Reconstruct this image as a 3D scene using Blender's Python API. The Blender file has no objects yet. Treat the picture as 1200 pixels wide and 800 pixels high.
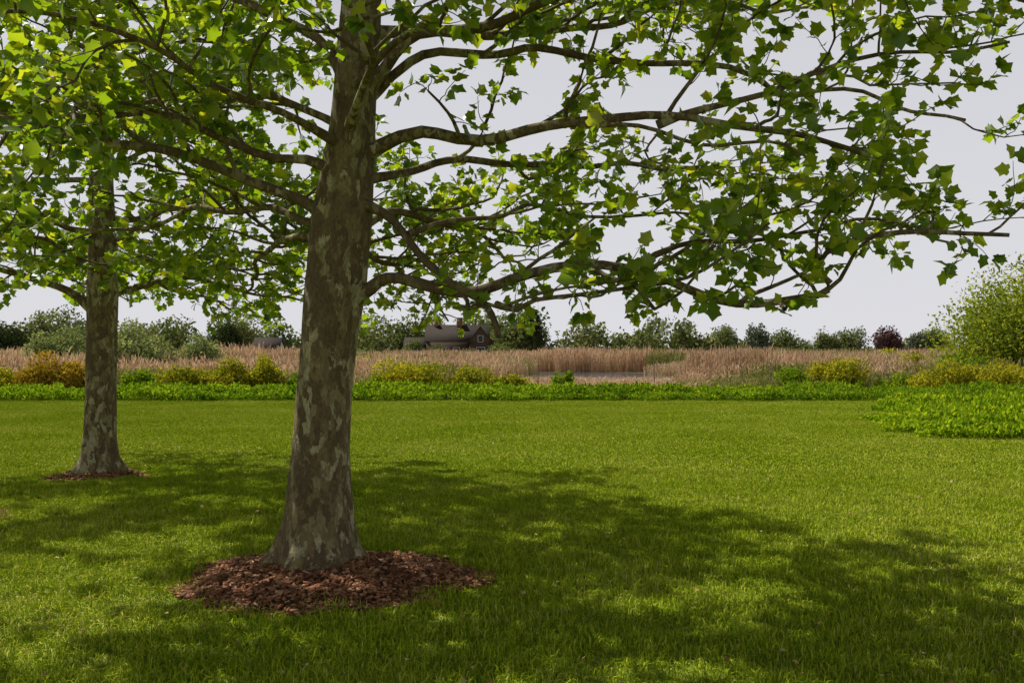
import bpy, math, random
import numpy as np
from mathutils import Vector, noise
random.seed(11)
rng = np.random.default_rng(11)
scene = bpy.context.scene
COL = scene.collection

# ---------------------------------------------------------------- materials
def new_mat(name):
    m = bpy.data.materials.new(name); m.use_nodes = True
    nt = m.node_tree; nt.nodes.clear()
    out = nt.nodes.new('ShaderNodeOutputMaterial')
    return m, nt, out
def ramp(nt, stops, interp='LINEAR'):
    r = nt.nodes.new('ShaderNodeValToRGB'); cr = r.color_ramp; cr.interpolation = interp
    while len(cr.elements) < len(stops): cr.elements.new(0.5)
    for e, (p, c) in zip(cr.elements, stops):
        e.position = p; e.color = (c[0], c[1], c[2], 1)
    return r
def noise_tex(nt, vec, scale, detail=4, rough=0.55, dist=0.0):
    n = nt.nodes.new('ShaderNodeTexNoise'); n.inputs['Scale'].default_value = scale
    n.inputs['Detail'].default_value = detail; n.inputs['Roughness'].default_value = rough
    n.inputs['Distortion'].default_value = dist
    nt.links.new(vec, n.inputs['Vector']); return n
def mixc(nt, fac, a, b, mode='MIX'):
    m = nt.nodes.new('ShaderNodeMix'); m.data_type = 'RGBA'; m.blend_type = mode
    for v, i in ((fac, 0), (a, 6), (b, 7)):
        if isinstance(v, (int, float)): m.inputs[i].default_value = v
        elif isinstance(v, tuple): m.inputs[i].default_value = (*v, 1)
        else: nt.links.new(v, m.inputs[i])
    return m.outputs[2]

def leaf_mat(name, stops, trans=0.45, tcol=(1.6, 1.5, 0.6), gloss=0.0, nscale=0.35, nvar=0.5, detail=1):
    m, nt, out = new_mat(name)
    g = nt.nodes.new('ShaderNodeNewGeometry')
    r = ramp(nt, stops)
    n = noise_tex(nt, g.outputs['Position'], nscale, detail)
    ma = nt.nodes.new('ShaderNodeMath'); ma.operation = 'MULTIPLY_ADD'
    nt.links.new(n.outputs['Fac'], ma.inputs[0]); ma.inputs[1].default_value = nvar * 2
    ma.inputs[2].default_value = -nvar
    ad = nt.nodes.new('ShaderNodeMath'); ad.operation = 'ADD'
    nt.links.new(g.outputs['Random Per Island'], ad.inputs[0]); nt.links.new(ma.outputs[0], ad.inputs[1])
    nt.links.new(ad.outputs[0], r.inputs['Fac'])
    p = nt.nodes.new('ShaderNodeBsdfDiffuse'); nt.links.new(r.outputs['Color'], p.inputs['Color'])
    last = p.outputs[0]
    if trans:
        t = nt.nodes.new('ShaderNodeBsdfTranslucent')
        nt.links.new(mixc(nt, 1.0, r.outputs['Color'], tcol, 'MULTIPLY'), t.inputs['Color'])
        mx = nt.nodes.new('ShaderNodeMixShader'); mx.inputs[0].default_value = trans
        nt.links.new(last, mx.inputs[1]); nt.links.new(t.outputs[0], mx.inputs[2]); last = mx.outputs[0]
    if gloss:
        gl = nt.nodes.new('ShaderNodeBsdfGlossy'); gl.inputs['Roughness'].default_value = 0.38
        gl.inputs['Color'].default_value = (.9, .95, 1, 1)
        fr = nt.nodes.new('ShaderNodeLayerWeight'); fr.inputs['Blend'].default_value = 0.12
        mm = nt.nodes.new('ShaderNodeMath'); mm.operation = 'MULTIPLY_ADD'; nt.links.new(fr.outputs['Fresnel'], mm.inputs[0]); mm.inputs[1].default_value = gloss; mm.inputs[2].default_value = 0.02
        mx = nt.nodes.new('ShaderNodeMixShader'); nt.links.new(mm.outputs[0], mx.inputs[0])
        nt.links.new(last, mx.inputs[1]); nt.links.new(gl.outputs[0], mx.inputs[2]); last = mx.outputs[0]
    nt.links.new(last, out.inputs[0]); return m

def plain_mat(name, stops, scale=3.0, rough=0.85, bump=0.0, detail=5):
    m, nt, out = new_mat(name)
    g = nt.nodes.new('ShaderNodeNewGeometry')
    n = noise_tex(nt, g.outputs['Position'], scale, detail)
    r = ramp(nt, stops); nt.links.new(n.outputs['Fac'], r.inputs['Fac'])
    p = nt.nodes.new('ShaderNodeBsdfPrincipled'); p.inputs['Roughness'].default_value = rough
    p.inputs['Specular IOR Level'].default_value = 0.2
    nt.links.new(r.outputs['Color'], p.inputs['Base Color'])
    if bump:
        b = nt.nodes.new('ShaderNodeBump'); b.inputs['Strength'].default_value = bump; b.inputs['Distance'].default_value = 0.02
        nt.links.new(n.outputs['Fac'], b.inputs['Height']); nt.links.new(b.outputs[0], p.inputs['Normal'])
    nt.links.new(p.outputs[0], out.inputs[0]); return m

def island_mat(name, stops, rough=0.85, spec=0.2):
    m, nt, out = new_mat(name)
    g = nt.nodes.new('ShaderNodeNewGeometry'); r = ramp(nt, stops)
    nt.links.new(g.outputs['Random Per Island'], r.inputs['Fac'])
    p = nt.nodes.new('ShaderNodeBsdfPrincipled'); p.inputs['Roughness'].default_value = rough
    p.inputs['Specular IOR Level'].default_value = spec
    nt.links.new(r.outputs['Color'], p.inputs['Base Color'])
    nt.links.new(p.outputs[0], out.inputs[0]); return m

def bark_mat():
    m, nt, out = new_mat('plane_bark')
    g = nt.nodes.new('ShaderNodeNewGeometry')
    mp = nt.nodes.new('ShaderNodeMapping'); mp.inputs['Scale'].default_value = (1, 1, 0.5)
    nt.links.new(g.outputs['Position'], mp.inputs['Vector'])
    v = mp.outputs[0]
    nd = noise_tex(nt, v, 12, 6, 0.65)
    warp = mixc(nt, 0.17, v, nd.outputs['Color'], 'ADD')
    vo = nt.nodes.new('ShaderNodeTexVoronoi'); vo.inputs['Scale'].default_value = 20
    nt.links.new(warp, vo.inputs['Vector'])
    sep = nt.nodes.new('ShaderNodeSeparateColor'); nt.links.new(vo.outputs['Color'], sep.inputs[0])
    big = noise_tex(nt, v, 2.0, 3)
    s = nt.nodes.new('ShaderNodeMath'); s.operation = 'MULTIPLY_ADD'
    nt.links.new(big.outputs['Fac'], s.inputs[0]); s.inputs[1].default_value = 1.3; s.inputs[2].default_value = -0.64
    a = nt.nodes.new('ShaderNodeMath'); a.operation = 'ADD'
    nt.links.new(sep.outputs[0], a.inputs[0]); nt.links.new(s.outputs[0], a.inputs[1])
    r = ramp(nt, [(0.0, (0.14, 0.10, 0.055)), (0.36, (0.175, 0.128, 0.068)), (0.56, (0.225, 0.175, 0.088)),
                  (0.74, (0.28, 0.24, 0.125)), (0.9, (0.42, 0.375, 0.235))], 'CONSTANT')
    nt.links.new(a.outputs[0], r.inputs['Fac'])
    fine = noise_tex(nt, v, 50, 8, 0.75)
    fr = ramp(nt, [(0.3, (0.45, 0.45, 0.45)), (0.7, (1.3, 1.28, 1.22))]); nt.links.new(fine.outputs['Fac'], fr.inputs['Fac'])
    c = mixc(nt, 1.0, r.outputs['Color'], fr.outputs['Color'], 'MULTIPLY')
    p = nt.nodes.new('ShaderNodeBsdfPrincipled'); p.inputs['Roughness'].default_value = 0.85
    p.inputs['Specular IOR Level'].default_value = 0.25
    nt.links.new(c, p.inputs['Base Color'])
    h = nt.nodes.new('ShaderNodeMath'); h.operation = 'MULTIPLY_ADD'
    nt.links.new(fine.outputs['Fac'], h.inputs[0]); h.inputs[1].default_value = 0.8; nt.links.new(a.outputs[0], h.inputs[2])
    b = nt.nodes.new('ShaderNodeBump'); b.inputs['Strength'].default_value = 0.8; b.inputs['Distance'].default_value = 0.014
    b.invert = True
    nt.links.new(h.outputs[0], b.inputs['Height']); nt.links.new(b.outputs[0], p.inputs['Normal'])
    nt.links.new(p.outputs[0], out.inputs[0]); return m

M_bark = bark_mat()
M_leaf = leaf_mat('plane_leaf', [(0.0, (0.06, 0.11, 0.012)), (0.45, (0.11, 0.175, 0.016)), (0.85, (0.17, 0.225, 0.022)), (1.0, (0.24, 0.26, 0.03))], 0.52, (3.6, 3.3, 0.8), 0.35, 0.8, 0.24)
M_grass = leaf_mat('grass_blades', [(0.0, (0.155, 0.25, 0.012)), (0.5, (0.31, 0.405, 0.02)), (0.85, (0.46, 0.50, 0.035)), (1.0, (0.60, 0.56, 0.15))], 0, nscale=0.4, nvar=0.36, detail=2)
M_lawn = plain_mat('lawn_soil', [(0.3, (0.12, 0.165, 0.012)), (0.7, (0.19, 0.235, 0.02))], 2.0, 0.95)
M_ground = plain_mat('meadow', [(0.3, (0.12, 0.13, 0.045)), (0.7, (0.24, 0.20, 0.10))], 0.08, 0.95)
M_cover = leaf_mat('groundcover_leaf', [(0.0, (0.06, 0.125, 0.010)), (0.6, (0.15, 0.24, 0.018)), (1.0, (0.27, 0.34, 0.03))], 0.45, (1.8, 1.8, 0.6))
M_bed = leaf_mat('bed_leaf', [(0.0, (0.075, 0.15, 0.010)), (0.6, (0.205, 0.31, 0.018)), (1.0, (0.33, 0.40, 0.03))], 0.47, (1.9, 1.85, 0.6))
M_yshrub = leaf_mat('yellow_shrub_leaf', [(0.0, (0.14, 0.17, 0.02)), (0.5, (0.30, 0.32, 0.025)), (1.0, (0.48, 0.42, 0.04))], 0.4, (1.6, 1.5, 0.6))
M_orange = leaf_mat('rusty_shrub_leaf', [(0.0, (0.18, 0.17, 0.02)), (0.5, (0.36, 0.27, 0.03)), (1.0, (0.48, 0.34, 0.05))], 0.35, (1.5, 1.3, 0.6))
M_silver = leaf_mat('willow_leaf', [(0.0, (0.13, 0.17, 0.07)), (0.5, (0.24, 0.29, 0.12)), (1.0, (0.38, 0.41, 0.20))], 0.35, (1.4, 1.4, 0.8))
M_dark = leaf_mat('dark_conifer', [(0.0, (0.02, 0.035, 0.015)), (1.0, (0.06, 0.08, 0.03))], 0.15)
M_pine = leaf_mat('pine_needles', [(0.0, (0.05, 0.07, 0.035)), (1.0, (0.11, 0.13, 0.06))], 0.15)
M_far = leaf_mat('far_foliage_hazed', [(0.0, (0.08, 0.115, 0.045)), (0.5, (0.17, 0.205, 0.07)), (1.0, (0.28, 0.29, 0.12))], 0.3, (1.3, 1.3, 0.8), 0, 0.09, 1.1)  # aerial haze painted in: leaf colour lightened for distance
M_farr = leaf_mat('far_round_foliage_hazed', [(0.0, (0.10, 0.13, 0.09)), (1.0, (0.20, 0.23, 0.15))], 0.25, (1.2, 1.2, 0.8))  # pale bluish tint in the leaf colour stands in for distance haze
M_purple = leaf_mat('purple_foliage', [(0.0, (0.08, 0.045, 0.05)), (1.0, (0.17, 0.09, 0.085))], 0.25, (1.2, 1.0, 0.9))
M_mid = leaf_mat('bright_tree_leaf', [(0.0, (0.11, 0.17, 0.02)), (0.5, (0.23, 0.29, 0.035)), (1.0, (0.36, 0.38, 0.06))], 0.45, (1.6, 1.5, 0.6), 0, .5, .6)
M_reed = leaf_mat('reed_straw', [(0.0, (0.28, 0.19, 0.12)), (0.5, (0.54, 0.39, 0.26)), (0.85, (0.68, 0.52, 0.37)), (1.0, (0.28, 0.30, 0.10))], 0.35, (1.3, 1.15, 1.0), 0, 0.12, 0.5)
M_greenreed = leaf_mat('green_sedge', [(0.0, (0.12, 0.16, 0.03)), (0.5, (0.24, 0.26, 0.07)), (1.0, (0.42, 0.34, 0.16))], 0.3, (1.1, 1.0, 0.9), 0, 0.12, 0.5)
M_mulch = plain_mat('mulch_base', [(0.3, (0.035, 0.014, 0.008)), (0.7, (0.12, 0.055, 0.03))], 30, 0.95, 0.8)
M_chip = island_mat('mulch_chips', [(0.0, (0.07, 0.03, 0.016)), (0.5, (0.23, 0.095, 0.045)), (0.85, (0.36, 0.17, 0.085)), (1.0, (0.48, 0.31, 0.19))])
M_dry = island_mat('dry_leaf', [(0.0, (0.22, 0.11, 0.04)), (0.6, (0.42, 0.27, 0.11)), (1.0, (0.5, 0.4, 0.2))], 0.7)
M_wood = plain_mat('post_wood', [(0.3, (0.09, 0.07, 0.05)), (0.7, (0.16, 0.13, 0.10))], 20)

# ---------------------------------------------------------------- mesh helpers
def mesh_obj(name, V, faces_flat, counts, mat, parent=None, smooth=False, link=True):
    me = bpy.data.meshes.new(name)
    V = np.asarray(V, dtype=np.float32); ff = np.asarray(faces_flat, dtype=np.int32); ct = np.asarray(counts, dtype=np.int32)
    me.vertices.add(len(V)); me.vertices.foreach_set('co', V.ravel())
    me.loops.add(len(ff)); me.loops.foreach_set('vertex_index', ff)
    me.polygons.add(len(ct)); me.polygons.foreach_set('loop_start', np.concatenate([[0], np.cumsum(ct)[:-1]]).astype(np.int32))
    me.update(calc_edges=True); me.validate()
    if smooth: me.polygons.foreach_set('use_smooth', np.ones(len(me.polygons), dtype=bool))
    me.materials.append(mat)
    ob = bpy.data.objects.new(name, me)
    if link: COL.objects.link(ob)
    if parent: ob.parent = parent
    return ob
def empty(name, loc=(0, 0, 0)):
    e = bpy.data.objects.new(name, None); e.location = loc; COL.objects.link(e); return e
def unit(a): return a / np.maximum(np.linalg.norm(a, axis=1, keepdims=True), 1e-9)

def plane_leaf_template():
    half = [(0.18, -0.07), (0.42, 0.08), (0.34, 0.30), (0.52, 0.56), (0.29, 0.66)]
    V = [(0, 0, 0), (0, 0.5, -0.03), (0, 0.95, -0.2)]
    for x, y in half: V.append((x, y, 0.35 * x - 0.2 * y * y - 0.25 * x * x))
    for x, y in half: V.append((-x, y, 0.35 * x - 0.2 * y * y - 0.25 * x * x))
    F = [[0, 3, 4, 5, 1], [1, 5, 6, 7, 2], [0, 1, 10, 9, 8], [1, 2, 12, 11, 10]]
    return np.array(V), F
PL_T = plane_leaf_template()
SM_T = (np.array([(0, 0, 0), (0.32, 0.45, 0.08), (0, 1, -0.08), (-0.32, 0.45, 0.08)]), [[0, 1, 2, 3]])

def leaves_geo(T, P, D, N, S):
    tv, tf = T; n = len(P)
    D = unit(D); X = unit(np.cross(D, N)); N = np.cross(X, D)
    V = P[:, None, :] + S[:, None, None] * (tv[None, :, 0:1] * X[:, None, :] + tv[None, :, 1:2] * D[:, None, :] + tv[None, :, 2:3] * N[:, None, :])
    flat = np.concatenate([np.array(f) for f in tf]); cnt = np.array([len(f) for f in tf])
    F = (flat[None, :] + (np.arange(n) * len(tv))[:, None]).ravel()
    return V.reshape(-1, 3), F, np.tile(cnt, n)

def cloud(lobes, n, size, up=0.4, seed=0, shell=0.45):
    """leaf-sized faces scattered through lumpy crown volume. lobes: (cx,cy,cz,rx,ry,rz)"""
    r = np.random.default_rng(seed); L = np.array(lobes, float)
    w = L[:, 3] * L[:, 5] + L[:, 4] * L[:, 5]; idx = r.choice(len(L), n, p=w / w.sum())
    d = unit(r.normal(size=(n, 3))); rad = 1 - shell * r.random(n) ** 1.5
    rad *= 1 + 0.10 * r.normal(size=n)
    P = L[idx, :3] + d * rad[:, None] * L[idx, 3:6]
    k = P[:, 2] > 0.02; P = P[k]; d = d[k]; n = len(P)
    D = unit(r.normal(size=(n, 3)) + d * 0.5 + np.array([0, 0, up * 0.3]))
    N = unit(d + r.normal(size=(n, 3)) * 0.7 + np.array([0, 0, up]))
    return leaves_geo(SM_T, P, D, N, size * (0.6 + 0.8 * r.random(n)))

def lobes_for(cx, cy, z0, w, dpt, h, k, seed, topbias=0.5):
    r = np.random.default_rng(seed); out = []
    for i in range(k):
        a = r.random() * 6.283; q = math.sqrt(r.random()) * 0.72
        x = math.cos(a) * q; y = math.sin(a) * q
        hh = (0.22 + 0.78 * r.random()) * math.sqrt(max(0.1, 1 - q * q))
        s = 0.22 + 0.2 * r.random()
        zc = h * max(s * 0.8, hh - s * 0.8)
        out.append((cx + x * w / 2, cy + y * dpt / 2, zc, w / 2 * s * 1.25, dpt / 2 * s * 1.25, h * s * 0.8))
    top = max(o[2] + o[5] for o in out); f = h / top
    return [(o[0], o[1], z0 + o[2] * f, o[3], o[4], o[5] * f) for o in out]

class Tubes:
    def __init__(s): s.V = []; s.F = []
    def add(s, pts, rad, k):
        n0 = len(s.V); pts = [np.array(p, float) for p in pts]; m = len(pts)
        for i in range(m):
            t = pts[min(i + 1, m - 1)] - pts[max(i - 1, 0)]; t = t / (np.linalg.norm(t) + 1e-9)
            ref = np.array([0, 0, 1.0]) if abs(t[2]) < 0.85 else np.array([1.0, 0, 0])
            a = np.cross(t, ref); a /= np.linalg.norm(a); b = np.cross(t, a)
            for j in range(k):
                th = 6.28318 * j / k
                s.V.append(pts[i] + rad[i] * (math.cos(th) * a + math.sin(th) * b))
        for i in range(m - 1):
            for j in range(k):
                a0 = n0 + i * k + j; a1 = n0 + i * k + (j + 1) % k
                s.F.append((a0, a1, a1 + k, a0 + k))
        s.F.append(tuple(n0 + (m - 1) * k + j for j in range(k)))
    def obj(s, name, mat, parent, smooth=True):
        flat = [i for f in s.F for i in f]
        return mesh_obj(name, s.V, flat, [len(f) for f in s.F], mat, parent, smooth)

def catmull(pts, step=0.12):
    P = [np.array(p, float) for p in pts]; P = [2 * P[0] - P[1]] + P + [2 * P[-1] - P[-2]]
    out = []
    for i in range(1, len(P) - 2):
        n = max(2, int(np.linalg.norm(P[i + 1] - P[i]) / step))
        for j in range(n):
            t = j / n
            out.append(0.5 * ((2 * P[i]) + (-P[i - 1] + P[i + 1]) * t + (2 * P[i - 1] - 5 * P[i] + 4 * P[i + 1] - P[i + 2]) * t * t + (-P[i - 1] + 3 * P[i] - 3 * P[i + 1] + P[i + 2]) * t ** 3))
    out.append(P[-2]); return out

def norm(v): return v / (np.linalg.norm(v) + 1e-9)

def plane_tree(name, trunk, limbs, seed, leaf=(0.052, 0.112), step=(1.5, 1.5), zmin=1.9):
    """trunk: list (x,y,z,r); limbs: list of (points, r0, r1[, sparsity])"""
    r = np.random.default_rng(seed); R = r.random
    root = empty(name)
    tp = catmull([t[:3] for t in trunk], 0.06)
    tz = [t[2] for t in trunk]; tr = [t[3] for t in trunk]
    K = 48; V = []; F = []
    ph = R() * 6
    for i, p in enumerate(tp):
        rad = np.interp(p[2], tz, tr)
        f = math.exp(-max(0, p[2]) / 0.24)
        for j in range(K):
            th = 6.28318 * j / K
            lob = 1 + f * 0.36 * (math.sin(6 * th + ph) * 0.6 + math.sin(4 * th + 1.3 + ph) * 0.5) + 0.035 * noise.noise(Vector((math.cos(th) * 2, math.sin(th) * 2, p[2] * 1.7 + seed))) * 2 \
                + 0.02 * noise.noise(Vector((math.cos(th) * 6, math.sin(th) * 6, p[2] * 5)))
            V.append((p[0] + rad * lob * math.cos(th), p[1] + rad * lob * math.sin(th), p[2]))
    for i in range(len(tp) - 1):
        for j in range(K):
            a0 = i * K + j; a1 = i * K + (j + 1) % K
            F += [a0, a1, a1 + K, a0 + K]
    mesh_obj('trunk', V, F, [4] * (len(F) // 4), M_bark, root, True)
    T = Tubes(); LP = []; LD = []
    up = np.array([0, 0, 1.0])
    def wander(p, d, L, step, wob, lift):
        pts = [p]; n = max(2, int(L / step))
        for i in range(n):
            d = norm(d + r.normal(size=3) * wob + up * lift)
            if p[2] < zmin and d[2] < 0: d[2] = abs(d[2]) * .4 + .1; d = norm(d)
            p = p + d * step; pts.append(p)
        return pts
    def twig(p, d, L):
        pts = wander(p, d, L, 0.062, 0.25, 0.06)
        m = len(pts); T.add(pts, [0.0045 * (1 - 0.6 * i / m) for i in range(m)], 3)
        for i in range(1, m):
            for _ in range(2 if R() < .35 else 1):
                LP.append(pts[i]); LD.append(norm(pts[i] - pts[i - 1]) * 0.5 + r.normal(size=3) * np.array([0.7, 0.7, 0.35]))
        for _ in range(3):
            LP.append(pts[-1]); LD.append(norm(pts[-1] - pts[-2]) * 0.7 + r.normal(size=3) * 0.6)
    for lm in limbs:
        pts, r0, r1 = lm[:3]; sp_ = lm[3] if len(lm) > 3 else 1.0
        pl = catmull(pts, 0.12)
        wig = [np.array([noise.noise(Vector((p[0] * 1.5, p[1] * 1.5, q))) for q in (1.1, 5.2, 9.7)]) * 0.13 for p in pl]
        pl = [p + w * min(1, i / 6) for i, (p, w) in enumerate(zip(pl, wig))]
        m = len(pl); rad = [r0 + (r1 - r0) * (i / m) ** 0.8 for i in range(m)]
        for i in range(min(3, m)): rad[i] *= 1.35 - 0.12 * i
        rad = [q * (1 + 0.10 * noise.noise(Vector((i * 0.7, r0 * 99, 0)))) for i, q in enumerate(rad)]
        T.add(pl, rad, 10)
        if sp_ == 0: continue
        i = max(5, int(m * 0.22)); side = 1
        while i < m:
            t = i / m; tg = norm(pl[min(i + 1, m - 1)] - pl[i - 1])
            lat = norm(np.cross(tg, up)) * side; side = -side
            d = tg * (0.35 + 0.5 * R()) + lat * (0.4 + 0.6 * R()) + up * (R() * 0.8 - 0.2)
            L = (0.6 + 1.1 * R()) * (1 - 0.35 * t)
            if t > 0.93: d = tg + r.normal(size=3) * 0.4
            sp = wander(pl[i], norm(d), L, 0.12, 0.2, 0.02)
            k = len(sp); b0 = min(rad[i] * 0.6, 0.016)
            T.add(sp, [b0 * (1 - 0.7 * q / k) + 0.001 for q in range(k)], 5)
            q = 2 if k > 3 else 1
            while q < k:
                tt = norm(sp[q] - sp[q - 1])
                if R() < 0.92: twig(sp[q], norm(tt * 0.6 + r.normal(size=3) * np.array([0.8, 0.8, 0.5]) + up * .05), 0.12 + 0.32 * R())
                q += 1
            twig(sp[-1], norm(sp[-1] - sp[-2]), 0.3)
            i += max(1, int((step[0] + step[1] * R()) * sp_))
    T.obj('limbs', M_bark, root)
    P = np.array(LP); D = np.array(LD); n = len(P)
    P = P + unit(D) * 0.03
    D[:, 2] -= 0.1
    N = unit(r.normal(size=(n, 3)) * 0.7 + np.array([0, 0, 1.0]))
    S = leaf[0] + (leaf[1] - leaf[0]) * r.random(n)
    S = S * np.where(P[:, 2] > 4.6, 1.25, 1.0)
    V, F, C = leaves_geo(PL_T, P, D, N, S)
    mesh_obj('leaves', V, F, C, M_leaf, root)
    return root

# ---------------------------------------------------------------- main plane tree
trunk1 = [(-1.42, 7.15, -0.05, 0.42), (-1.42, 7.15, 0.05, 0.38), (-1.41, 7.15, 0.14, 0.33), (-1.405, 7.15, 0.24, 0.28), (-1.39, 7.15, 0.45, 0.238), (-1.37, 7.15, 0.9, 0.208),
          (-1.35, 7.15, 1.3, 0.195), (-1.317, 7.15, 1.7, 0.20), (-1.27, 7.15, 2.1, 0.218), (-1.22, 7.15, 2.6, 0.218), (-1.18, 7.15, 2.95, 0.19),
          (-1.15, 7.15, 3.3, 0.16), (-1.09, 7.15, 4.1, 0.145), (-1.0, 7.2, 6, 0.10), (-1.05, 7.2, 8, 0.055), (-1.0, 7.2, 9.3, 0.02)]
L1 = [
    ([(-1.15, 7.15, 2.98), (-0.92, 7.08, 3.08), (-.60, 7.0, 3.16), (0, 6.8, 3.17), (.566, 6.6, 3.11), (.89, 6.5, 3.10), (1.26, 6.4, 3.12), (1.73, 6.3, 3.02), (2.2, 6.2, 2.82)], .052, .014, 1.9),
    ([(.95, 6.5, 3.10), (1.6, 6.4, 3.32), (2.3, 6.3, 3.5), (3.1, 6.2, 3.5)], .024, .008, 1.5),
    ([(.4, 6.65, 3.13), (.9, 6.2, 2.98), (1.35, 5.9, 2.85), (1.8, 5.7, 2.7)], .018, .007, 2.4),
    ([(-1.27, 7.15, 1.93), (-1.0, 7.05, 2.06), (-.87, 7.0, 2.11), (-.466, 6.8, 2.11), (0, 6.6, 2.15), (.45, 6.5, 2.14), (.88, 6.4, 2.06), (1.24, 6.3, 1.98), (1.59, 6.2, 1.93), (1.86, 6.1, 1.92), (1.93, 6.1, 2.0), (1.83, 6.05, 2.10), (2.05, 6.0, 2.25), (2.5, 6.0, 2.35), (3.0, 5.9, 2.3)], .048, .012, 1.3),
    ([(.7, 6.45, 2.1), (1.1, 6.6, 2.3), (1.7, 6.7, 2.45), (2.4, 6.8, 2.5), (3.1, 6.9, 2.45)], .022, .007, 1.1),
    ([(-1.15, 7.1, 2.72), (-.9, 7.0, 2.58), (-.72, 6.9, 2.43), (-.42, 6.6, 2.16), (-.165, 6.4, 1.99), (-.06, 6.3, 1.86), (-.03, 6.3, 1.77)], .034, .019, 0),
    ([(-.10, 6.35, 1.92), (.05, 6.25, 1.90), (.21, 6.2, 1.97), (.63, 6.1, 1.99), (1.03, 6.0, 2.1), (1.5, 5.9, 2.35)], .018, .008, 1.3),
    ([(-.72, 6.9, 2.43), (-.3, 7.1, 2.6), (.3, 7.4, 2.7), (1.0, 7.7, 2.72), (1.8, 8.0, 2.75)], .02, .008, 2.0),
    ([(-1.2, 7.1, 2.88), (-1.45, 7.0, 2.99), (-1.66, 6.95, 3.02), (-2.0, 6.9, 3.10), (-2.5, 6.8, 3.2), (-3.2, 6.7, 3.25), (-4.0, 6.6, 3.2)], .036, .012),
    ([(-1.28, 7.15, 2.55), (-1.5, 7.1, 2.72), (-1.78, 6.9, 2.82), (-2.23, 6.6, 2.86), (-2.59, 6.4, 2.92), (-2.93, 6.2, 2.98), (-3.4, 6.0, 3.0), (-4.1, 5.8, 2.95)], .042, .014),
    ([(-1.3, 7.2, 2.5), (-1.8, 7.6, 2.72), (-2.4, 8.0, 2.8), (-3.1, 8.4, 2.75), (-3.9, 8.7, 2.6)], .034, .010),
    ([(-1.13, 7.15, 3.4), (-.9, 7.05, 3.62), (-.72, 7, 3.79), (-.355, 6.9, 3.94), (.12, 6.8, 4.0), (.9, 6.6, 4.1), (1.7, 6.4, 4.15), (2.5, 6.2, 4.1)], .045, .014),
    ([(-1.13, 7.15, 3.35), (-.98, 7.2, 3.5), (-.74, 7.2, 3.70), (-.25, 7.2, 3.82), (.37, 7.2, 3.79), (1.0, 7.2, 3.72), (1.7, 7.3, 3.62), (2.6, 7.4, 3.5), (3.4, 7.5, 3.3)], .038, .011, 1.5),
    ([(-1.17, 7.15, 3.5), (-1.4, 7.15, 3.9), (-1.9, 7.2, 4.2), (-2.6, 7.3, 4.35), (-3.4, 7.4, 4.4), (-4.3, 7.5, 4.4)], .04, .012, 1.0),
    ([(-1.16, 7.2, 3.2), (-1.6, 7.5, 3.5), (-2.3, 7.8, 3.65), (-3.2, 8.1, 3.6), (-4.2, 8.4, 3.5)], .034, .011, 1.0),
    ([(-1.2, 7.3, 2.5), (-.9, 8.0, 2.75), (-.5, 9.0, 2.8), (-.1, 10.0, 2.65), (.1, 11, 2.5)], .04, .010),
    ([(-1.3, 7.3, 2.4), (-1.8, 8.1, 2.55), (-2.3, 9.1, 2.5), (-2.7, 10.3, 2.3), (-3.0, 11.0, 2.2)], .034, .010),
    ([(-1.25, 7.3, 2.2), (-1.3, 8.2, 2.45), (-1.1, 9.3, 2.4), (-.8, 10.5, 2.2), (-.7, 11.3, 2.0)], .034, .010),
    ([(-1.15, 7.2, 2.85), (-.2, 7.9, 3.15), (.8, 8.5, 3.25), (1.9, 9.1, 3.2), (2.9, 9.7, 3.1)], .036, .010, 1.6),
    ([(-1.15, 7.0, 3.2), (-.9, 6.3, 3.45), (-.8, 5.5, 3.5), (-.7, 4.8, 3.4)], .030, .010),
    ([(-1.25, 7.0, 3.1), (-1.8, 6.2, 3.35), (-2.2, 5.4, 3.35), (-2.5, 4.8, 3.2)], .030, .010),
    ([(-1.1, 7.0, 3.5), (-.4, 6.2, 3.85), (.4, 5.5, 3.9), (1.2, 5.0, 3.8)], .030, .010, 1.3),
    ([(.2, 5.7, 3.9), (1.1, 5.6, 3.9), (2.0, 5.5, 3.8), (2.9, 5.4, 3.6)], .02, .008, 1.5),
]
rr = np.random.default_rng(5)
for i in range(18):
    z = 4.0 + i * 0.30; a = i * 2.4 + 0.5; L = 4.9 * (1 - (z - 3.8) / 7.0); t = (z - 3.8) / 5.5
    x0 = -1.1; y0 = 7.17; s = 0.22 + 0.55 * t
    pts = [(x0 + math.cos(a) * L * q, y0 + math.sin(a) * L * q * 0.95, z + s * L * q * (1 - 0.35 * q) + 0.1 * rr.normal()) for q in (0.0, 0.25, 0.5, 0.75, 1.0)]
    L1.append((pts, 0.045 - 0.02 * t, 0.010, 0.8))
plane_tree('london_plane_tree', trunk1, L1, 3)

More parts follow.
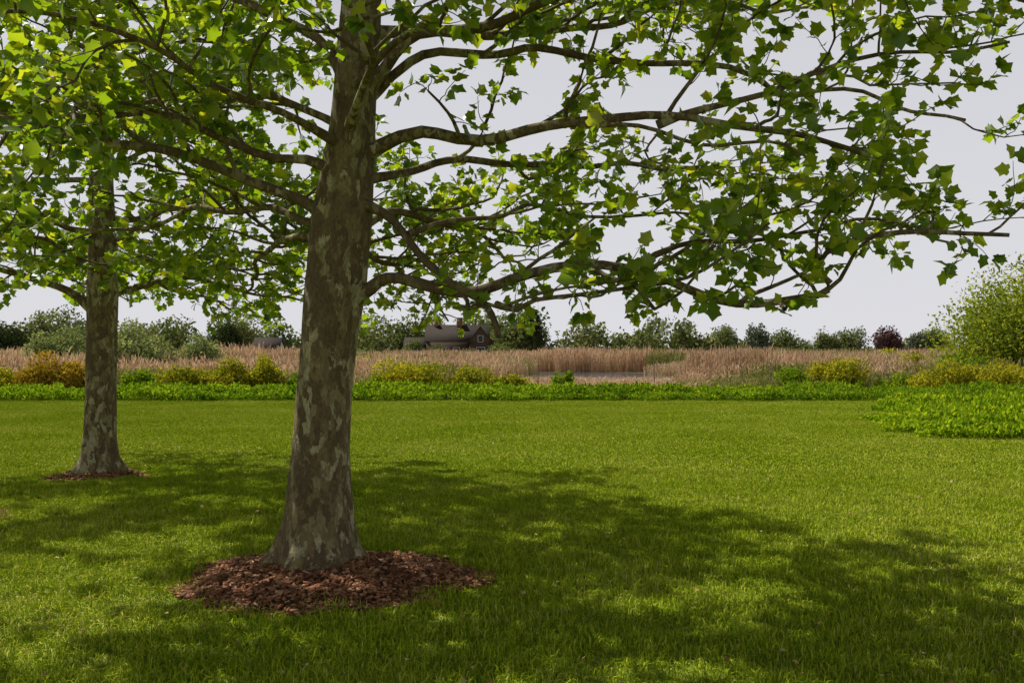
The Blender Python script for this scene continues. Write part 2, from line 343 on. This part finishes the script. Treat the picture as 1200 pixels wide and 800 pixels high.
# ---------------------------------------------------------------- second plane tree
X2, Y2 = -5.42, 13.1
trunk2 = [(X2, Y2, -0.05, 0.42), (X2, Y2, 0.08, 0.34), (X2, Y2, 0.25, 0.25), (X2, Y2, 0.5, 0.215), (X2 + .01, Y2, 1.0, 0.195), (X2 + .02, Y2, 1.8, 0.19),
          (X2 + .03, Y2, 2.4, 0.195), (X2 + .02, Y2, 3.2, 0.17), (X2, Y2, 4.2, 0.14), (X2, Y2, 6, 0.10), (X2, Y2, 8, 0.05), (X2, Y2, 9.2, 0.02)]
L2 = [
    ([(X2, Y2, 2.1), (-5.75, 13.05, 2.35), (-6.1, 13, 2.5), (-6.8, 12.9, 2.75), (-7.8, 12.7, 2.9), (-8.8, 12.5, 2.8)], .06, .014),
    ([(X2, Y2, 2.55), (-5.9, 13.3, 2.85), (-6.6, 13.5, 3.1), (-7.5, 13.8, 3.1), (-8.5, 14, 2.95)], .045, .012),
    ([(X2, Y2, 2.9), (-5.0, 13.0, 3.2), (-4.5, 12.95, 3.5), (-3.75, 12.9, 3.62), (-2.9, 12.8, 3.5), (-2.2, 12.7, 3.3)], .045, .012),
    ([(X2, Y2, 2.3), (-5.0, 13.3, 2.5), (-4.2, 13.6, 2.6), (-3.4, 13.9, 2.45), (-2.6, 14.2, 2.25)], .034, .012),
    ([(X2, Y2, 2.5), (-4.9, 12.6, 2.75), (-4.3, 11.9, 2.75), (-3.8, 11.2, 2.5)], .034, .012),
    ([(X2, Y2, 2.6), (-5.5, 12.3, 2.9), (-5.8, 11.4, 3.0), (-6.0, 10.4, 2.9)], .034, .012),
    ([(X2, Y2, 2.3), (-5.2, 14.0, 2.55), (-4.9, 15.2, 2.5), (-4.5, 16.3, 2.3)], .034, .012),
    ([(X2, Y2, 2.4), (-5.9, 14.0, 2.6), (-6.4, 15.0, 2.6), (-7.0, 16.2, 2.4)], .034, .012),
]
for i in range(24):
    z = 2.9 + i * 0.26; a = i * 2.4 + 1.9; L = 4.5 * (1 - (z - 2.9) / 8.0); t = (z - 2.9) / 6
    s = 0.12 + 0.6 * t
    pts = [(X2 + math.cos(a) * L * q, Y2 + math.sin(a) * L * q, z + s * L * q * (1 - 0.35 * q) + 0.1 * rr.normal()) for q in (0.0, 0.25, 0.5, 0.75, 1.0)]
    L2.append((pts, 0.045 - 0.02 * t, 0.010, 1.0))
plane_tree('london_plane_tree', trunk2, L2, 8, leaf=(0.075, 0.135), step=(1.8, 1.7))

# ---------------------------------------------------------------- mulch beds
def mulch(cx, cy, rx, ry, h, seed, nchip):
    root = empty('mulch_bed')
    r = np.random.default_rng(seed)
    def edge(th): return 1 + 0.07 * math.sin(3 * th + seed) + 0.05 * math.sin(7 * th + 2)
    def hz(q, x, y): return h * (1 - q ** 2.6) + 0.025 * noise.noise(Vector((x * 5, y * 5, seed))) - 0.01
    V = [(cx, cy, h)]; F = []; C = []; K = 64; NR = 18
    for i in range(1, NR + 1):
        q = i / NR
        for j in range(K):
            th = 6.28318 * j / K; x = cx + rx * q * edge(th) * math.cos(th); y = cy + ry * q * edge(th) * math.sin(th)
            V.append((x, y, hz(q, x, y)))
    for j in range(K): F += [0, 1 + j, 1 + (j + 1) % K]; C.append(3)
    for i in range(NR - 1):
        for j in range(K):
            a = 1 + i * K + j; b = 1 + i * K + (j + 1) % K; F += [a, a + K, b + K, b]; C.append(4)
    mesh_obj('mulch_mound', V, F, C, M_mulch, root, True)
    q = np.sqrt(r.random(nchip)) * 1.03; th = r.random(nchip) * 6.28318
    P = np.zeros((nchip, 3))
    for i in range(nchip):
        e = edge(th[i]); x = cx + rx * q[i] * e * math.cos(th[i]); y = cy + ry * q[i] * e * math.sin(th[i])
        P[i] = (x, y, max(0.01, hz(min(q[i], 1), x, y)) + 0.012 * r.random())
    D = r.normal(size=(nchip, 3)) * np.array([1, 1, 0.35]); N = r.normal(size=(nchip, 3)) * 0.45 + np.array([0, 0, 1])
    w, t = 0.22, 0.10
    bx = np.array([(-w, -.5, -t), (w, -.5, -t), (w * .7, .5, -t), (-w, .45, -t), (-w, -.5, t), (w, -.5, t), (w * .6, .5, t), (-w, .4, t)])
    TT = (bx, [[0, 3, 2, 1], [4, 5, 6, 7], [0, 1, 5, 4], [1, 2, 6, 5], [2, 3, 7, 6], [3, 0, 4, 7]])
    V, F, C = leaves_geo(TT, P, D, N, 0.02 + 0.045 * r.random(nchip) ** 1.5)
    mesh_obj('bark_chips', V, F, C, M_chip, root)
mulch(-1.30, 7.08, 1.06, 0.92, 0.14, 1, 9000)
mulch(-5.42, 13.0, 0.62, 0.6, 0.09, 2, 2500)
mulch(-5.55, 9.7, 0.62, 0.6, 0.08, 3, 2500)

# ---------------------------------------------------------------- ground, lawn
def sheet(name, x0, x1, y0, y1, z, mat):
    return mesh_obj(name, [(x0, y0, z), (x1, y0, z), (x1, y1, z), (x0, y1, z)], [0, 1, 2, 3], [4], mat)
sheet('ground', -3000, 3000, -500, 5000, -0.004, M_ground)
sheet('lawn', -70, 70, -30, 37, 0.0, M_lawn)

def instancer(name, protos, P, R, S, I):
    me = bpy.data.meshes.new(name); n = len(P)
    me.vertices.add(n); me.vertices.foreach_set('co', np.asarray(P, dtype=np.float32).ravel())
    a = me.attributes.new('rot', 'FLOAT_VECTOR', 'POINT'); a.data.foreach_set('vector', np.asarray(R, dtype=np.float32).ravel())
    a = me.attributes.new('scl', 'FLOAT_VECTOR', 'POINT'); a.data.foreach_set('vector', np.asarray(S, dtype=np.float32).ravel())
    a = me.attributes.new('idx', 'INT', 'POINT'); a.data.foreach_set('value', np.asarray(I, dtype=np.int32))
    ob = bpy.data.objects.new(name, me); COL.objects.link(ob)
    ng = bpy.data.node_groups.new(name + '_scatter', 'GeometryNodeTree')
    ng.interface.new_socket('Geometry', in_out='INPUT', socket_type='NodeSocketGeometry')
    ng.interface.new_socket('Geometry', in_out='OUTPUT', socket_type='NodeSocketGeometry')
    gi = ng.nodes.new('NodeGroupInput'); go = ng.nodes.new('NodeGroupOutput'); jn = ng.nodes.new('GeometryNodeJoinGeometry')
    def attr(nm, ty):
        q = ng.nodes.new('GeometryNodeInputNamedAttribute'); q.data_type = ty; q.inputs['Name'].default_value = nm; return q.outputs['Attribute']
    ar = attr('rot', 'FLOAT_VECTOR'); asc = attr('scl', 'FLOAT_VECTOR'); ai = attr('idx', 'INT')
    for k, pr in enumerate(protos):
        oi = ng.nodes.new('GeometryNodeObjectInfo'); oi.inputs['Object'].default_value = pr; oi.inputs['As Instance'].default_value = True
        cm = ng.nodes.new('FunctionNodeCompare'); cm.data_type = 'INT'; cm.operation = 'EQUAL'
        ng.links.new(ai, cm.inputs[2]); cm.inputs[3].default_value = k
        ip = ng.nodes.new('GeometryNodeInstanceOnPoints')
        ng.links.new(gi.outputs[0], ip.inputs['Points']); ng.links.new(cm.outputs[0], ip.inputs['Selection'])
        ng.links.new(oi.outputs['Geometry'], ip.inputs['Instance']); ng.links.new(ar, ip.inputs['Rotation']); ng.links.new(asc, ip.inputs['Scale'])
        ng.links.new(ip.outputs[0], jn.inputs[0])
    ng.links.new(jn.outputs[0], go.inputs[0])
    md = ob.modifiers.new('scatter', 'NODES'); md.node_group = ng
    return ob

def blade_tile(nm, size, n, h0, h1, w, mat, lean=0.35, seed=0, tip=None, clump=0.0):
    r = np.random.default_rng(seed)
    P = np.column_stack([(r.random(n) - .5) * size, (r.random(n) - .5) * size, np.zeros(n)])
    a = r.random(n) * 6.28318; X = np.column_stack([np.cos(a), np.sin(a), np.zeros(n)])
    b = r.random(n) * 6.28318; l = r.random(n) * lean * 2
    B = np.column_stack([np.cos(b) * l, np.sin(b) * l, np.zeros(n)])
    hf = np.ones(n)
    if clump:
        hf = np.array([1 + clump * noise.noise(Vector((p[0] * 3, p[1] * 3, seed * 7.1))) for p in P])
    H = ((h0 + (h1 - h0) * r.random(n)) * hf)[:, None]; W = (w * (0.6 + 0.8 * r.random(n)))[:, None]; Z = np.array([[0, 0, 1.0]])
    lev = [(0, 0.9, 0.0), (0.55, 0.8, 0.3), (1.0, 0.0, 1.0)] if tip is None else tip
    rings = []
    for (t, ww, bb) in lev:
        c = P + Z * H * t * (1 - 0.25 * bb * l[:, None] * 2 * (1 if tip is None else 0)) + B * H * bb
        if ww == 0: rings.append(c[:, None, :])
        else: rings.append(np.stack([c - X * W * ww / 2, c + X * W * ww / 2], 1))
    V = np.concatenate(rings, 1); nv = V.shape[1]; tf = []; k = 0
    for i in range(len(lev) - 1):
        if lev[i + 1][1] == 0: tf.append([k, k + 1, k + 2])
        else: tf.append([k, k + 1, k + 3, k + 2])
        k += 2
    flat = np.concatenate([np.array(f) for f in tf]); cnt = np.array([len(f) for f in tf])
    F = (flat[None, :] + (np.arange(n) * nv)[:, None]).ravel()
    return mesh_obj(nm, V.reshape(-1, 3), F, np.tile(cnt, n), mat, link=False)

gt = [blade_tile('grass_tile_%d' % k, 2.04, 18000, 0.035, 0.082, 0.006, M_grass, 0.8, 20 + k, clump=0.9) for k in range(3)]
gt += [blade_tile('grass_tile_far_%d' % k, 2.04, 10000, 0.028, 0.05, 0.011, M_grass, 0.85, 30 + k, clump=0.5) for k in range(2)]
P = []; R = []; S = []; I = []
for ix in range(-12, 12):
    for iy in range(0, 17):
        x = ix * 2 + 1; y = 2.6 + iy * 2
        P.append((x, y, 0)); R.append((0, 0, random.choice([0, 1, 2, 3]) * math.pi / 2)); S.append((1, 1, 1.0)); I.append(random.randrange(3) if y < 14 else 3 + random.randrange(2))
instancer('lawn_grass', gt, P, R, S, I)

# fallen bits on the lawn
n = 560
yy = 4.4 + 22 * rng.random(n) ** 1.3; xx = (rng.random(n) - 0.4) * (yy * 1.1 + 1.5)
P = np.column_stack([xx, yy, 0.045 + 0.02 * rng.random(n)])
V, F, C = leaves_geo(PL_T, P, rng.normal(size=(n, 3)) * np.array([1, 1, .3]), rng.normal(size=(n, 3)) * 0.5 + np.array([0, 0, 1]), 0.018 + 0.024 * rng.random(n))
mesh_obj('fallen_leaves', V, F, C, M_dry)

# ---------------------------------------------------------------- low groundcover border and bed
def cover_tile(nm, seed, size=2.2, n=2600, h=0.36, mat=M_cover, ls=0.085):
    r = np.random.default_rng(seed)
    x = (r.random(n) - .5) * size; y = (r.random(n) - .5) * size
    z = np.array([h * (0.72 + 0.5 * noise.noise(Vector((a * 1.6, b * 1.6, seed))) + 0.25 * noise.noise(Vector((a * 5, b * 5, seed)))) for a, b in zip(x, y)])
    P = np.column_stack([x, y, z * (1 - 0.75 * r.random(n) ** 2.5)])
    D = r.normal(size=(n, 3)) + np.array([0, 0, .35]); N = r.normal(size=(n, 3)) * .6 + np.array([0, 0, 1])
    V, F, C = leaves_geo(SM_T, P, D, N, ls * (0.6 + 0.8 * r.random(n)))
    return mesh_obj(nm, V, F, C, mat, link=False)
ct = [cover_tile('cover_tile_%d' % k, 40 + k) for k in range(3)]
cb = [cover_tile('bed_tile_%d' % k, 50 + k, mat=M_bed, ls=.11) for k in range(3)]
P = []; R = []; S = []; I = []
for i in range(52):
    for row in range(2):
        x = -40 + i * 1.6 + random.uniform(-.3, .3)
        P.append((x, 35.2 + row * 1.3 + random.uniform(-.15, .15), -0.02)); R.append((0, 0, random.random() * 6.28)); s = random.uniform(.85, 1.15); S.append((s, s, s * random.uniform(.9, 1.35) * (1.0 if row == 0 else 1.2))); I.append(random.randrange(3))
instancer('groundcover_hedge', ct, P, R, S, I)
P = []; R = []; S = []; I = []
for iy in range(12):
    y = 19.5 + iy * 1.05
    xl = 0.38 * y + 0.3 * math.sin(iy * 1.3) + (0.6 if iy == 0 else 0)
    x = xl
    while x < 26:
        P.append((x + 0.7, y + random.uniform(-.2, .2), -0.03)); R.append((0, 0, random.random() * 6.28)); s = random.uniform(.55, .8); S.append((s, s, s * random.uniform(.9, 2.1) * (0.7 if (x == xl or iy == 0) else 1.0))); I.append(random.randrange(3)); x += 1.05
instancer('groundcover_bed', cb, P, R, S, I)

# ---------------------------------------------------------------- reeds and marsh
reedtip = [(0, 1.0, 0.0), (0.45, 0.8, 0.12), (0.82, 0.5, 0.35), (0.86, 1.5, 0.45), (0.95, 1.3, 0.6), (1.0, 0.0, 0.7)]
rt = [blade_tile('reed_tile_%d' % k, 3.4, 1300, 0.7, 1.35, 0.03, M_reed if k < 3 else M_greenreed, 0.22, 60 + k, tip=reedtip, clump=0.5) for k in range(4)]
P = []; R = []; S = []; I = []
def inwater(x, y):
    return 56 < y < 89 and -1.2 + 1.5 * math.sin(y) < x < 12.5 + 1.8 * math.sin(y * 1.7)
for iy in range(34):
    y = 42.5 + iy * 2.9
    half = y * 0.62 + 6; x = -half
    while x < half:
        xx = x + random.uniform(-.8, .8); x += 3.0
        yj = y + random.uniform(-.7, .7)
        if inwater(xx, y): continue
        nz = noise.noise(Vector((xx * 0.07, y * 0.07, 3)))
        hs = (0.98 + 0.8 * nz) * random.uniform(.85, 1.15)
        if y < 50: hs *= 0.62
        if y > 88: hs = (1.2 + 0.4 * nz) * random.uniform(.8, 1.15)
        if y < 57 and -2 < xx < 10: hs = random.uniform(.18, .36)
        g_ = noise.noise(Vector((xx * 0.12, y * 0.12, 8))) + (0.25 if y < 50 else -.05)
        P.append((xx, yj, 0)); R.append((0, 0, random.random() * 6.28)); S.append((1, 1, max(.18, hs))); I.append(3 if g_ > .2 else random.randrange(3))
instancer('marsh_reeds', rt, P, R, S, I)

m, nt, out = new_mat('water'); p = nt.nodes.new('ShaderNodeBsdfPrincipled')
p.inputs['Base Color'].default_value = (0.10, 0.12, 0.14, 1); p.inputs['Roughness'].default_value = 0.1
g = nt.nodes.new('ShaderNodeNewGeometry'); n_ = noise_tex(nt, g.outputs['Position'], 3.0, 3); b = nt.nodes.new('ShaderNodeBump'); b.inputs['Strength'].default_value = 0.05
nt.links.new(n_.outputs['Fac'], b.inputs['Height']); nt.links.new(b.outputs[0], p.inputs['Normal']); nt.links.new(p.outputs[0], out.inputs[0])
pts = []
for j in range(40):
    th = 6.283 * j / 40; pts.append((6.0 + 8.8 * math.cos(th) * (1 + .08 * math.sin(3 * th)), 73 + 16.5 * math.sin(th), 0.004))
mesh_obj('pond_water', pts, list(range(40)), [40], m)

# ---------------------------------------------------------------- shrubs
def shrub(name, cx, cy, w, h, mat, seed, n=None, size=None, k=14, dpt=None):
    root = empty(name)
    dpt = dpt or w * 0.8
    size = size or 0.11
    n = n or int(3200 * w * h * (0.11 / size) ** 2 * 0.5)
    V, F, C = cloud(lobes_for(cx, cy, 0, w * 1.1, dpt, h, k, seed), n, size, seed=seed)
    mesh_obj('foliage', V, F, C, mat, root)
    T = Tubes(); r = np.random.default_rng(seed)
    for i in range(7):
        a = r.random() * 6.28; e = np.array([cx + math.cos(a) * w * .3, cy + math.sin(a) * dpt * .3, h * (.5 + .3 * r.random())]); s = np.array([cx + r.normal() * .08, cy + r.normal() * .08, -.02])
        T.add([s, s * .6 + e * .4 + np.array([0, 0, .1 * h]), e], [.012 * h + .008, .008 * h + .006, .004], 5)
    T.obj('stems', M_wood, root)
SH = [('rusty_shrub', -18.2, 39.5, 2.9, 1.75, M_orange), ('yellow_green_shrub', -20.6, 40, 2.0, 1.1, M_yshrub),
      ('yellow_green_shrub', -13.2, 40, 1.9, 1.15, M_yshrub), ('yellow_green_shrub', -11.5, 40.5, 2.6, 1.5, M_yshrub), ('yellow_green_shrub', -10.0, 41, 1.6, 1.6, M_yshrub),
      ('green_shrub', -8.6, 41, 1.4, 0.9, M_cover), ('green_shrub', -5.3, 41, 1.8, .9, M_cover),
      ('yellow_green_shrub', -3.9, 40.5, 3.3, 1.5, M_yshrub), ('yellow_green_shrub', -1.5, 40.5, 2.4, 1.15, M_yshrub), ('rusty_shrub', 0.1, 41, 1.3, .8, M_yshrub),
      ('green_shrub', 2.1, 41, 0.8, 1.0, M_cover),
      ('green_shrub', 11.4, 41, 1.9, 1.1, M_cover), ('yellow_green_shrub', 13.4, 41, 2.3, 1.5, M_yshrub), ('green_shrub', 15.6, 40.5, 1.6, .9, M_cover),
      ('yellow_green_shrub', 17.3, 40, 3.2, 1.4, M_yshrub), ('yellow_green_shrub', 19.6, 39.6, 2.6, 1.4, M_yshrub), ('green_shrub', 19.0, 41.5, 2.8, 1.7, M_cover),
      ('green_shrub', -15.3, 40.5, 1.5, 1.0, M_cover)]
for i, (nm, x, y, w, h, mt) in enumerate(SH):
    shrub(nm, x, y, w, h, mt, 100 + i, k=16)
shrub('willow_bush', -21.3, 56, 4.4, 3.6, M_silver, 201, size=.16, k=22)
shrub('willow_bush', -18.2, 58, 2.6, 2.9, M_silver, 203, size=.16, k=18)
shrub('willow_bush', -27.5, 60, 4.5, 3.2, M_silver, 202, size=.16, k=20)
shrub('willow_bush', -32, 58, 4.5, 2.6, M_silver, 204, size=.16, k=20)
shrub('dark_conifer_shrub', -26.2, 92, 3.8, 4.8, M_dark, 205, size=.22, k=18)
for i, (x, y, w, h) in enumerate([(-9, 62, 3.0, 1.5), (17, 66, 3.4, 1.7), (24, 60, 3.0, 1.8), (15, 95, 4, 1.9), (31, 80, 4, 2.1), (-14, 84, 3.5, 2.0), (27, 50, 2.6, 1.5)]):
    shrub('marsh_bush', x, y, w, h, M_silver if i % 2 else M_yshrub, 700 + i, size=.15, k=14)

def crown_tree(name, cx, cy, w, h, mat, seed, z0=None, n=4000, size=.2, k=24, tr=.12):
    root = empty(name); z0 = h * .18 if z0 is None else z0
    V, F, C = cloud(lobes_for(cx, cy, z0, w, w * .9, h - z0, k, seed), n, size, seed=seed, shell=.6)
    mesh_obj('crown', V, F, C, mat, root)
    T = Tubes(); r = np.random.default_rng(seed)
    T.add([(cx, cy, -.05), (cx + .02 * h, cy, h * .3), (cx, cy, h * .75)], [tr, tr * .7, tr * .2], 8)
    for i in range(9):
        a = i * 2.4; z = h * (.22 + .045 * i)
        T.add([(cx, cy, z), (cx + math.cos(a) * w * .2, cy + math.sin(a) * w * .2, z + h * .12), (cx + math.cos(a) * w * .36, cy + math.sin(a) * w * .36, z + h * .2)], [tr * .5, tr * .3, tr * .1], 5)
    T.obj('trunk', M_wood, root)
crown_tree('bright_green_tree', 23.2, 45, 7.8, 5.9, M_mid, 301, z0=.3, n=26000, size=.15, k=60)
crown_tree('bright_green_tree', 26.5, 47, 7.0, 7.6, M_mid, 302, z0=.3, n=22000, size=.17, k=50)

# far single trees
D0 = 230
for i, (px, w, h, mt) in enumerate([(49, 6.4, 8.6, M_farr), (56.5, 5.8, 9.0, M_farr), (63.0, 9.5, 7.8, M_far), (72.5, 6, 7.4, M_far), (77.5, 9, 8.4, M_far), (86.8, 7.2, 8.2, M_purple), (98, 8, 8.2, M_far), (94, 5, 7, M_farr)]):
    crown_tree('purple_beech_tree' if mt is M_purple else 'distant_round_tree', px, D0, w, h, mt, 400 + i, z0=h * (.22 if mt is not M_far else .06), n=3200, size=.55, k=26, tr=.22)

# distant tree belt
lob = []; T = Tubes(); r = np.random.default_rng(77)
def belt(x0, x1, y, h0, h1, step):
    x = x0
    while x < x1:
        h = h0 + (h1 - h0) * r.random() ** 1.4; w = h * (.9 + .6 * r.random()); yy = y + r.normal() * 5
        lob.extend(lobes_for(x, yy, 0, w, w, h, 14, int(r.integers(1e6))))
        T.add([(x, yy, -.1), (x, yy, h * .6)], [.25, .1], 5)
        x += step * (.5 + 1.0 * r.random())
belt(-200, -116, 235, 9, 15, 5); belt(-125, -45, 240, 7.0, 14, 4.8); belt(-45, 0, 240, 7.0, 14, 4.6)
belt(-2, 46, 215, 6.5, 12.8, 4.2); belt(44, 120, 300, 3.0, 6.5, 4.5); belt(95, 200, 250, 5, 10, 6)
belt(-260, 260, 400, 4.5, 8, 7)
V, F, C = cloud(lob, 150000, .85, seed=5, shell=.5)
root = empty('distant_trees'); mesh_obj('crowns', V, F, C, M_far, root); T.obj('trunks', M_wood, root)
crown_tree('dark_green_tree', -62, 118, 9, 6.6, M_dark, 501, z0=.2, n=7000, size=.32, k=30)
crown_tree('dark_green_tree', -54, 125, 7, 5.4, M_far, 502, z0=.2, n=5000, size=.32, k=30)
# pine behind the house
root = empty('distant_pine_tree'); px, py = 4.5, 205
q = np.random.default_rng(9); n = 1500; t = q.random(n); a = q.random(n) * 6.283
rad = (1 - t) ** .7 * 2.6 * (0.4 + 0.6 * np.abs(np.sin(t * 17 + a))) * np.sqrt(q.random(n)) + .1
P = np.column_stack([px + np.cos(a) * rad, py + np.sin(a) * rad, 3.5 + t * 7.0])
V, F, C = leaves_geo(SM_T, P, np.column_stack([np.cos(a), np.sin(a), .1 + 0 * a]), q.normal(size=(n, 3)) * .4 + np.array([0, 0, 1]), .35 + .45 * q.random(n))
mesh_obj('needles', V, F, C, M_pine, root); T = Tubes(); T.add([(px, py, -.1), (px, py, 5), (px, py, 10.4)], [.25, .16, .03], 6); T.obj('trunk', M_wood, root)

# ---------------------------------------------------------------- houses
M_shingle = plain_mat('brown_shingle', [(0.3, (0.07, 0.045, 0.03)), (0.7, (0.12, 0.08, 0.055))], 6)
M_roof = plain_mat('roof_shingle', [(0.3, (0.035, 0.028, 0.024)), (0.7, (0.06, 0.048, 0.04))], 5, 1.0)
M_white = plain_mat('white_paint', [(0.3, (0.6, 0.6, 0.58)), (0.7, (0.75, 0.75, 0.73))], 5)
M_brick = plain_mat('chimney_brick', [(0.3, (0.2, 0.09, 0.06)), (0.7, (0.3, 0.15, 0.1))], 5)
m, nt, out = new_mat('window_glass'); p = nt.nodes.new('ShaderNodeBsdfPrincipled'); p.inputs['Base Color'].default_value = (.03, .035, .04, 1); p.inputs['Roughness'].default_value = .08; nt.links.new(p.outputs[0], out.inputs[0]); M_glass = m
def box(nm, x0, x1, y0, y1, z0, z1, mat, par):
    V = [(x0, y0, z0), (x1, y0, z0), (x1, y1, z0), (x0, y1, z0), (x0, y0, z1), (x1, y0, z1), (x1, y1, z1), (x0, y1, z1)]
    return mesh_obj(nm, V, [0, 3, 2, 1, 4, 5, 6, 7, 0, 1, 5, 4, 1, 2, 6, 5, 2, 3, 7, 6, 3, 0, 4, 7], [4] * 6, mat, par)
def gable(nm, x0, x1, y0, y1, ze, zr, axis, par, wall, roof, oh=.35, t=.18):
    """prism gable end walls + two roof slabs"""
    if axis == 'x':
        ym = (y0 + y1) / 2
        mesh_obj(nm + '_gable_wall', [(x0, y0, ze), (x0, y1, ze), (x0, ym, zr), (x1, y0, ze), (x1, y1, ze), (x1, ym, zr)], [0, 2, 1, 3, 4, 5], [3, 3], wall, par)
        for s, yo in ((-1, y0 - oh), (1, y1 + oh)):
            zo = ze - oh * (zr - ze) / (ym - y0)
            V = [(x0 - oh, yo, zo), (x1 + oh, yo, zo), (x1 + oh, ym, zr), (x0 - oh, ym, zr)]; V += [(a, b, c + t) for a, b, c in V]
            mesh_obj(nm + '_roof', V, [0, 3, 2, 1, 4, 5, 6, 7, 0, 1, 5, 4, 1, 2, 6, 5, 2, 3, 7, 6, 3, 0, 4, 7], [4] * 6, roof, par)
    else:
        xm = (x0 + x1) / 2
        mesh_obj(nm + '_gable_wall', [(x0, y0, ze), (x1, y0, ze), (xm, y0, zr), (x0, y1, ze), (x1, y1, ze), (xm, y1, zr)], [0, 1, 2, 3, 5, 4], [3, 3], wall, par)
        for xo in (x0 - oh, x1 + oh):
            zo = ze - oh * (zr - ze) / (xm - x0)
            V = [(xo, y0 - oh, zo), (xo, y1 + oh, zo), (xm, y1 + oh, zr), (xm, y0 - oh, zr)]; V += [(a, b, c + t) for a, b, c in V]
            mesh_obj(nm + '_roof', V, [0, 3, 2, 1, 4, 5, 6, 7, 0, 1, 5, 4, 1, 2, 6, 5, 2, 3, 7, 6, 3, 0, 4, 7], [4] * 6, roof, par)
def window(x, y, z, w, h, par):
    box('window_frame', x - w / 2 - .1, x + w / 2 + .1, y - .06, y + .0, z - .1, z + h + .1, M_white, par)
    box('window_pane', x - w / 2, x + w / 2, y - .09, y - .063, z, z + h, M_glass, par)
H = empty('shingle_house')
hy = 180
box('main_walls', -15.5, -4.5, hy, hy + 8, 0, 4.1, M_shingle, H); gable('main', -15.5, -4.5, hy, hy + 8, 4.1, 6.9, 'x', H, M_shingle, M_roof)
box('wing_walls', -7.6, -3.6, hy - 3, hy - .01, 0, 3.9, M_shingle, H); gable('wing', -7.6, -3.6, hy - 3, hy + 3.5, 3.9, 6.5, 'y', H, M_shingle, M_roof)
box('low_wing_walls', -19.5, -15.51, hy + 1, hy + 7, 0, 2.8, M_shingle, H); gable('low', -19.5, -15.6, hy + 1, hy + 7, 2.8, 4.6, 'x', H, M_shingle, M_roof)
box('chimney', -10.2, -9.2, hy + 3.4, hy + 4.6, 6.2, 8.4, M_brick, H); box('chimney_small', -14.4, -13.7, hy + 3.5, hy + 4.4, 6.1, 7.8, M_brick, H)
for x in (-14, -12, -10): window(x, hy, 1.2, 1.0, 1.6, H)
window(-5.6, hy - 3, 1.2, 1.4, 1.6, H); window(-5.6, hy - 3, 3.9, .8, 1.0, H); box('door', -8.9, -8.0, hy - .05, hy, 0, 2.2, M_white, H)
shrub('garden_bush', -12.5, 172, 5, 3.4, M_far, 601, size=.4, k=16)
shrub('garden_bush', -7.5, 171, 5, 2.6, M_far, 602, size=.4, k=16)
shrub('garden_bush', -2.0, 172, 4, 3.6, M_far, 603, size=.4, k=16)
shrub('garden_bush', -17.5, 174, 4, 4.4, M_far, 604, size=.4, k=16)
H = empty('white_cottage'); hy = 200
box('walls', -52, -47, hy, hy + 5, 0, 2.9, M_white, H); gable('main', -52, -47, hy, hy + 5, 2.9, 4.9, 'x', H, M_white, M_roof)
for x in (-51, -49.5, -48): window(x, hy, 1.0, .9, 1.3, H)

# wire fence
T = Tubes(); root = empty('wire_fence')
for i in range(19):
    x = -43 + i * 4.9; T.add([(x, 42.0, -.05), (x, 42.0, 1.3)], [.02, .02], 6)
T.obj('posts', M_wood, root, False); T = Tubes()
for z in (.5, .8, 1.1, 1.25): T.add([(-43, 42.0, z), (45.2, 42.0, z)], [.002, .002], 4)
T.obj('wires', M_wood, root, False)

# ---------------------------------------------------------------- light, sky, camera
el, az = math.radians(52), math.radians(-53)
w = bpy.data.worlds.new('World'); scene.world = w; w.use_nodes = True
nt = w.node_tree; bg = nt.nodes['Background']; bg.inputs['Strength'].default_value = 0.13
sk = nt.nodes.new('ShaderNodeTexSky'); sk.sky_type = 'NISHITA'; sk.sun_disc = False; sk.sun_elevation = el; sk.sun_rotation = az
sk.air_density = 1.0; sk.dust_density = 1.2; sk.ozone_density = 1.0
hs = nt.nodes.new('ShaderNodeHueSaturation'); hs.inputs['Saturation'].default_value = 0.45; hs.inputs['Value'].default_value = 0.4
nt.links.new(sk.outputs[0], hs.inputs['Color'])
tc = nt.nodes.new('ShaderNodeTexCoord'); sx = nt.nodes.new('ShaderNodeSeparateXYZ'); nt.links.new(tc.outputs['Generated'], sx.inputs[0])
hz_ = ramp(nt, [(0.0, (1, 1, 1)), (0.3, (.85, .85, .85)), (0.46, (.0, .0, .0))]); nt.links.new(sx.outputs[2], hz_.inputs['Fac'])
nt.links.new(mixc(nt, hz_.outputs['Color'], hs.outputs[0], (5.55, 5.55, 5.85)), bg.inputs['Color'])
sd = bpy.data.lights.new('sun', 'SUN'); sd.energy = 5.0; sd.angle = math.radians(.53); sd.color = (1.0, .95, .84)
so = bpy.data.objects.new('sun', sd); COL.objects.link(so)
dirv = Vector((math.sin(az) * math.cos(el), math.cos(az) * math.cos(el), math.sin(el)))
so.rotation_euler = dirv.to_track_quat('Z', 'Y').to_euler(); so.location = dirv * 40
cd = bpy.data.cameras.new('camera'); cd.lens = 35; cd.sensor_width = 36; cd.clip_end = 8000; cd.clip_start = .05
co = bpy.data.objects.new('camera', cd); COL.objects.link(co); co.location = (0, 0, 1.6); co.rotation_euler = (math.radians(90.75), 0, 0)
scene.camera = co
scene.view_settings.view_transform = 'Standard'; scene.view_settings.look = 'None'; scene.view_settings.exposure = 0
